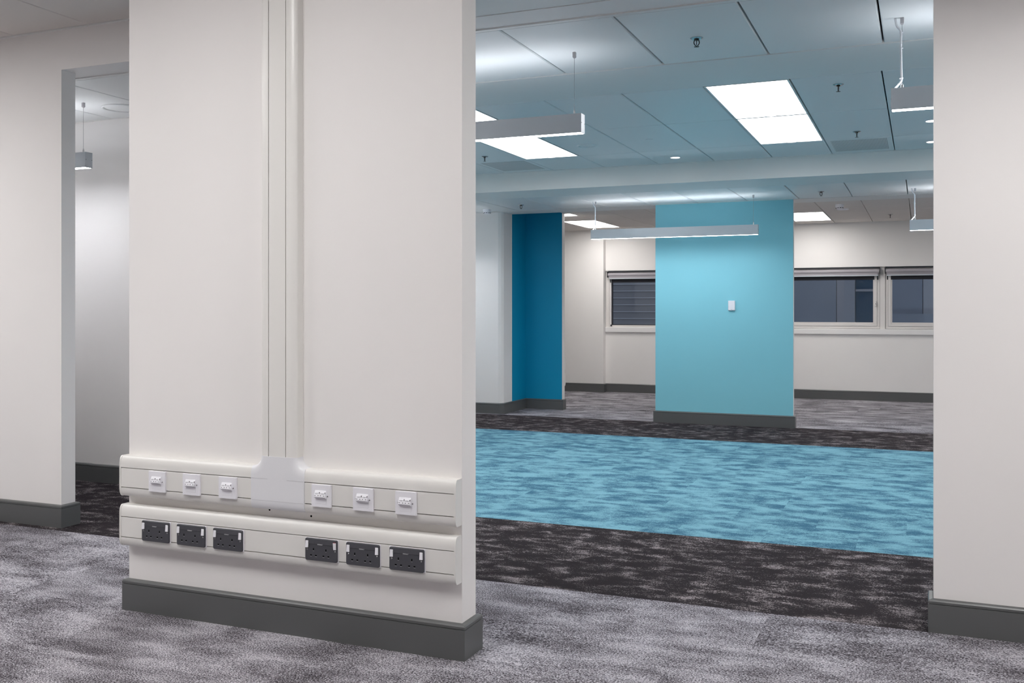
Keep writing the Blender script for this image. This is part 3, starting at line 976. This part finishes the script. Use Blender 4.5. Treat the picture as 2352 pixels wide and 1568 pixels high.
t = empty('dado_trunking', (-4.288, 12.055, 0), label='white trunking ends showing past the teal wall in the window room', cat='trunking')
for z0, z1 in ((.30, .46), (.515, .675)):
    b = bmesh.new()
    extrude_poly([(0, z0), (.032, z0), (.05, z0 + .03), (.05, z1 - .03), (.032, z1), (0, z1)], 'x', -1.6, -.004, b)
    obj('body', b, 'trunk', t)

# ------------------------------------------------------------------ windows
def window(n, x0, x1, handle=None, slim=False):
    t = empty('window_%d' % n, ((x0 + x1) / 2, YW, 1.02), kind='structure')
    w = x1 - x0; zb, zt = 0.0, WH - 1.02
    yo = .045
    def ring(name, i, wd, y0, y1, mat, par):
        b = bmesh.new()
        bx(b, -w / 2 + i, -w / 2 + i + wd, y0, y1, zb + i, zt - i); bx(b, w / 2 - i - wd, w / 2 - i, y0, y1, zb + i, zt - i)
        bx(b, -w / 2 + i + wd, w / 2 - i - wd, y0, y1, zb + i, zb + i + wd); bx(b, -w / 2 + i + wd, w / 2 - i - wd, y0, y1, zt - i - wd, zt - i)
        return obj(name, b, mat, par)
    if slim:
        ring('outer_frame', 0, .03, yo, yo + .08, 'frame', t)
        ring('gasket', .03, .012, yo + .03, yo + .06, 'gasket', t)
        i = .042
    else:
        ring('outer_frame', .004, .034, yo, yo + .08, 'frame', t)
        ring('shadow_gap', 0, .004, yo + .005, yo + .06, 'gasket', t)
        s = ring('sash', .040, .034, yo - .008, yo + .06, 'frame', t)
        ring('bead', .0745, .018, yo + .002, yo + .05, 'frame', s)
        ring('gasket', .038, .002, yo - .002, yo + .05, 'gasket', s)
        i = .0925
    box_obj('pane', (-w / 2 + i, w / 2 - i, yo + .03, yo + .036, zb + i, zt - i), 'glass', t)
    if handle:
        hx = handle * (w / 2 - .058)
        b = bmesh.new(); rr_plate(b, .024, .085, .004, yo - .018, yo - .008, .002)
        h = obj('handle', b, 'frame', t); h.location = (hx, 0, .36)
        b = bmesh.new(); rr_plate(b, .016, .06, .004, yo - .034, yo - .018, .003); obj('lever', b, 'frame', h)
        c = obj('lock', lathe([(.005, 0), (0, .001)], 12), 'black', h); c.rotation_euler = (PI / 2, 0, 0); c.location = (0, yo - .0345, -.004)
window(1, WX0 + .05, WX1, None, True)
window(2, WX2, -.542, 1)
window(3, -.472, 1.35, None)
window(4, 1.42, WX3, None)
# mullions and reveals
for k, (xa, xb) in enumerate(((WX0, WX0 + .05), (-.542, -.472), (1.35, 1.42))):
    box_obj('trim_%d' % (k + 1), (xa, xb, YW + .03, YW + .15, 1.02, WH), 'frame', kind='structure')
# sills
for k, (xa, xb) in enumerate(((WX0 + .002, WX1), (WX2, WX3))):
    b = bmesh.new(); bx(b, xa, xb, YW - .03, YW + .16, WS, 1.02)
    obj('trim_%d' % (k + 4), b, 'sill', kind='structure', bevel=.006)

def blind(x0, x1, lab):
    t = empty('roller_blind', ((x0 + x1) / 2, YW + .005, 1.84), label=lab, cat='blind', group='rolled up window blinds')
    w = x1 - x0
    def roll(r, ln): 
        b = lathe([(r, -ln / 2), (r, ln / 2)], 24)
        bmesh.ops.rotate(b, verts=b.verts, cent=(0, 0, 0), matrix=__import__('mathutils').Matrix.Rotation(PI / 2, 3, 'Y'))
        return b
    o = obj('fabric_roll', roll(.030, w - .03), 'blind', t, smooth=False); o.location = (0, -.005, 0)
    b = bmesh.new(); bx(b, -w / 2 + .03, w / 2 - .03, -.024, -.021, -.055, -.01); obj('fabric', b, 'blind', t)
    b = bmesh.new(); rr_plate(b, w - .06, .016, .004, -.03, -.014, .003); o = obj('bottom_bar', b, 'alu', t); o.location = (0, 0, -.060)
    for sx in (-1, 1):
        b = bmesh.new(); bx(b, -.003, .003, -.04, .03, -.045, .045); o = obj('bracket', b, 'gasket', t, bevel=.001); o.location = (sx * (w / 2 - .006), 0, .005)
    box_obj('head_rail', (-w / 2 + .01, w / 2 - .01, .005, .03, .045, .062), 'gasket', t)
    box_obj('lower_gap', (-w / 2 + .03, w / 2 - .03, .036, .044, -.12, -.06), 'gasket', t)
    return t
blind(WX0 + .03, WX1 - .02, 'rolled up grey blind above the window between the teal and turquoise walls')
blind(WX2 + .02, -.535, 'rolled up grey blind above the window with the handle')
blind(-.48, 1.36, 'rolled up grey blind above the window beyond the one with the handle')
# blind cord at the left window
t = empty('blind_cord', (WX0 + .085, YW + .02, 1.03), label='white blind cord hanging at the side of the louvre-view window', cat='cord')
obj('cord', tube([(0, 0, .0), (0, 0, .76)], .003, 6), 'cable', t); obj('weight', lathe([(.012, 0), (.014, .012), (.008, .03), (0, .032)], 12), 'gasket', t)

# ------------------------------------------------------------------ outside: the building across the yard
ob = empty('neighbour_building', (0, 18.6, -2.0), label='grey clad neighbouring building seen dimly through the windows', cat='building')
box_obj('wall', (-12, 8, .12, .5, 0, 8), 'clad_dark', ob)
for k in range(26):
    z = 2.3 + k * .135
    b = bmesh.new(); bx(b, -9.5, -3.6, .085, .12, z + .018, z + .133); bx(b, -9.5, -3.6, .07, .12, z, z + .017, 1)
    obj('louvre_slat', b, ['clad_slat', 'clad_lip'], ob)
for xa, xb, m_ in ((-3.55, -2.35, 'clad_blue'), (-2.34, -2.27, 'clad'), (-2.26, -1.42, 'clad_blue'), (-1.41, -1.10, 'clad'), (-.62, -.50, 'clad'), (-.49, .02, 'clad_blue'), (0.03, .28, 'clad'), (.29, .36, 'clad_blue'), (1.1, 2.4, 'clad_blue'), (2.41, 4.2, 'clad_blue')):
    box_obj('facade_panel', (xa, xb, .03, .12, 1.5, 6.5), m_, ob)
for xa, xb in ((-1.09, -.63), (.37, 1.09)):
    wv = box_obj('window', (xa, xb, .08, .12, 2.3, 5.2), 'clad_window', ob)
    box_obj('window_ledge', (xa, xb, .02, .12, 2.9, 2.94), 'clad', wv)
    box_obj('transom', (xa, xb, .05, .08, 3.62, 3.66), 'clad', wv)
for z in (2.72, 3.95):
    box_obj('rail', (-3.55, -1.45, .005, .03, z, z + .03), 'clad', ob)
box_obj('ledge', (-.55, 4.2, -.12, .03, 3.05, 3.22), 'clad_blue', ob)
box_obj('ledge', (-.55, 4.2, -.06, .03, 2.86, 3.02), 'clad_dark', ob)
box_obj('ground', (-14, 10, YW + .3, 24, -2.3, -2.0), 'paving', kind='structure')
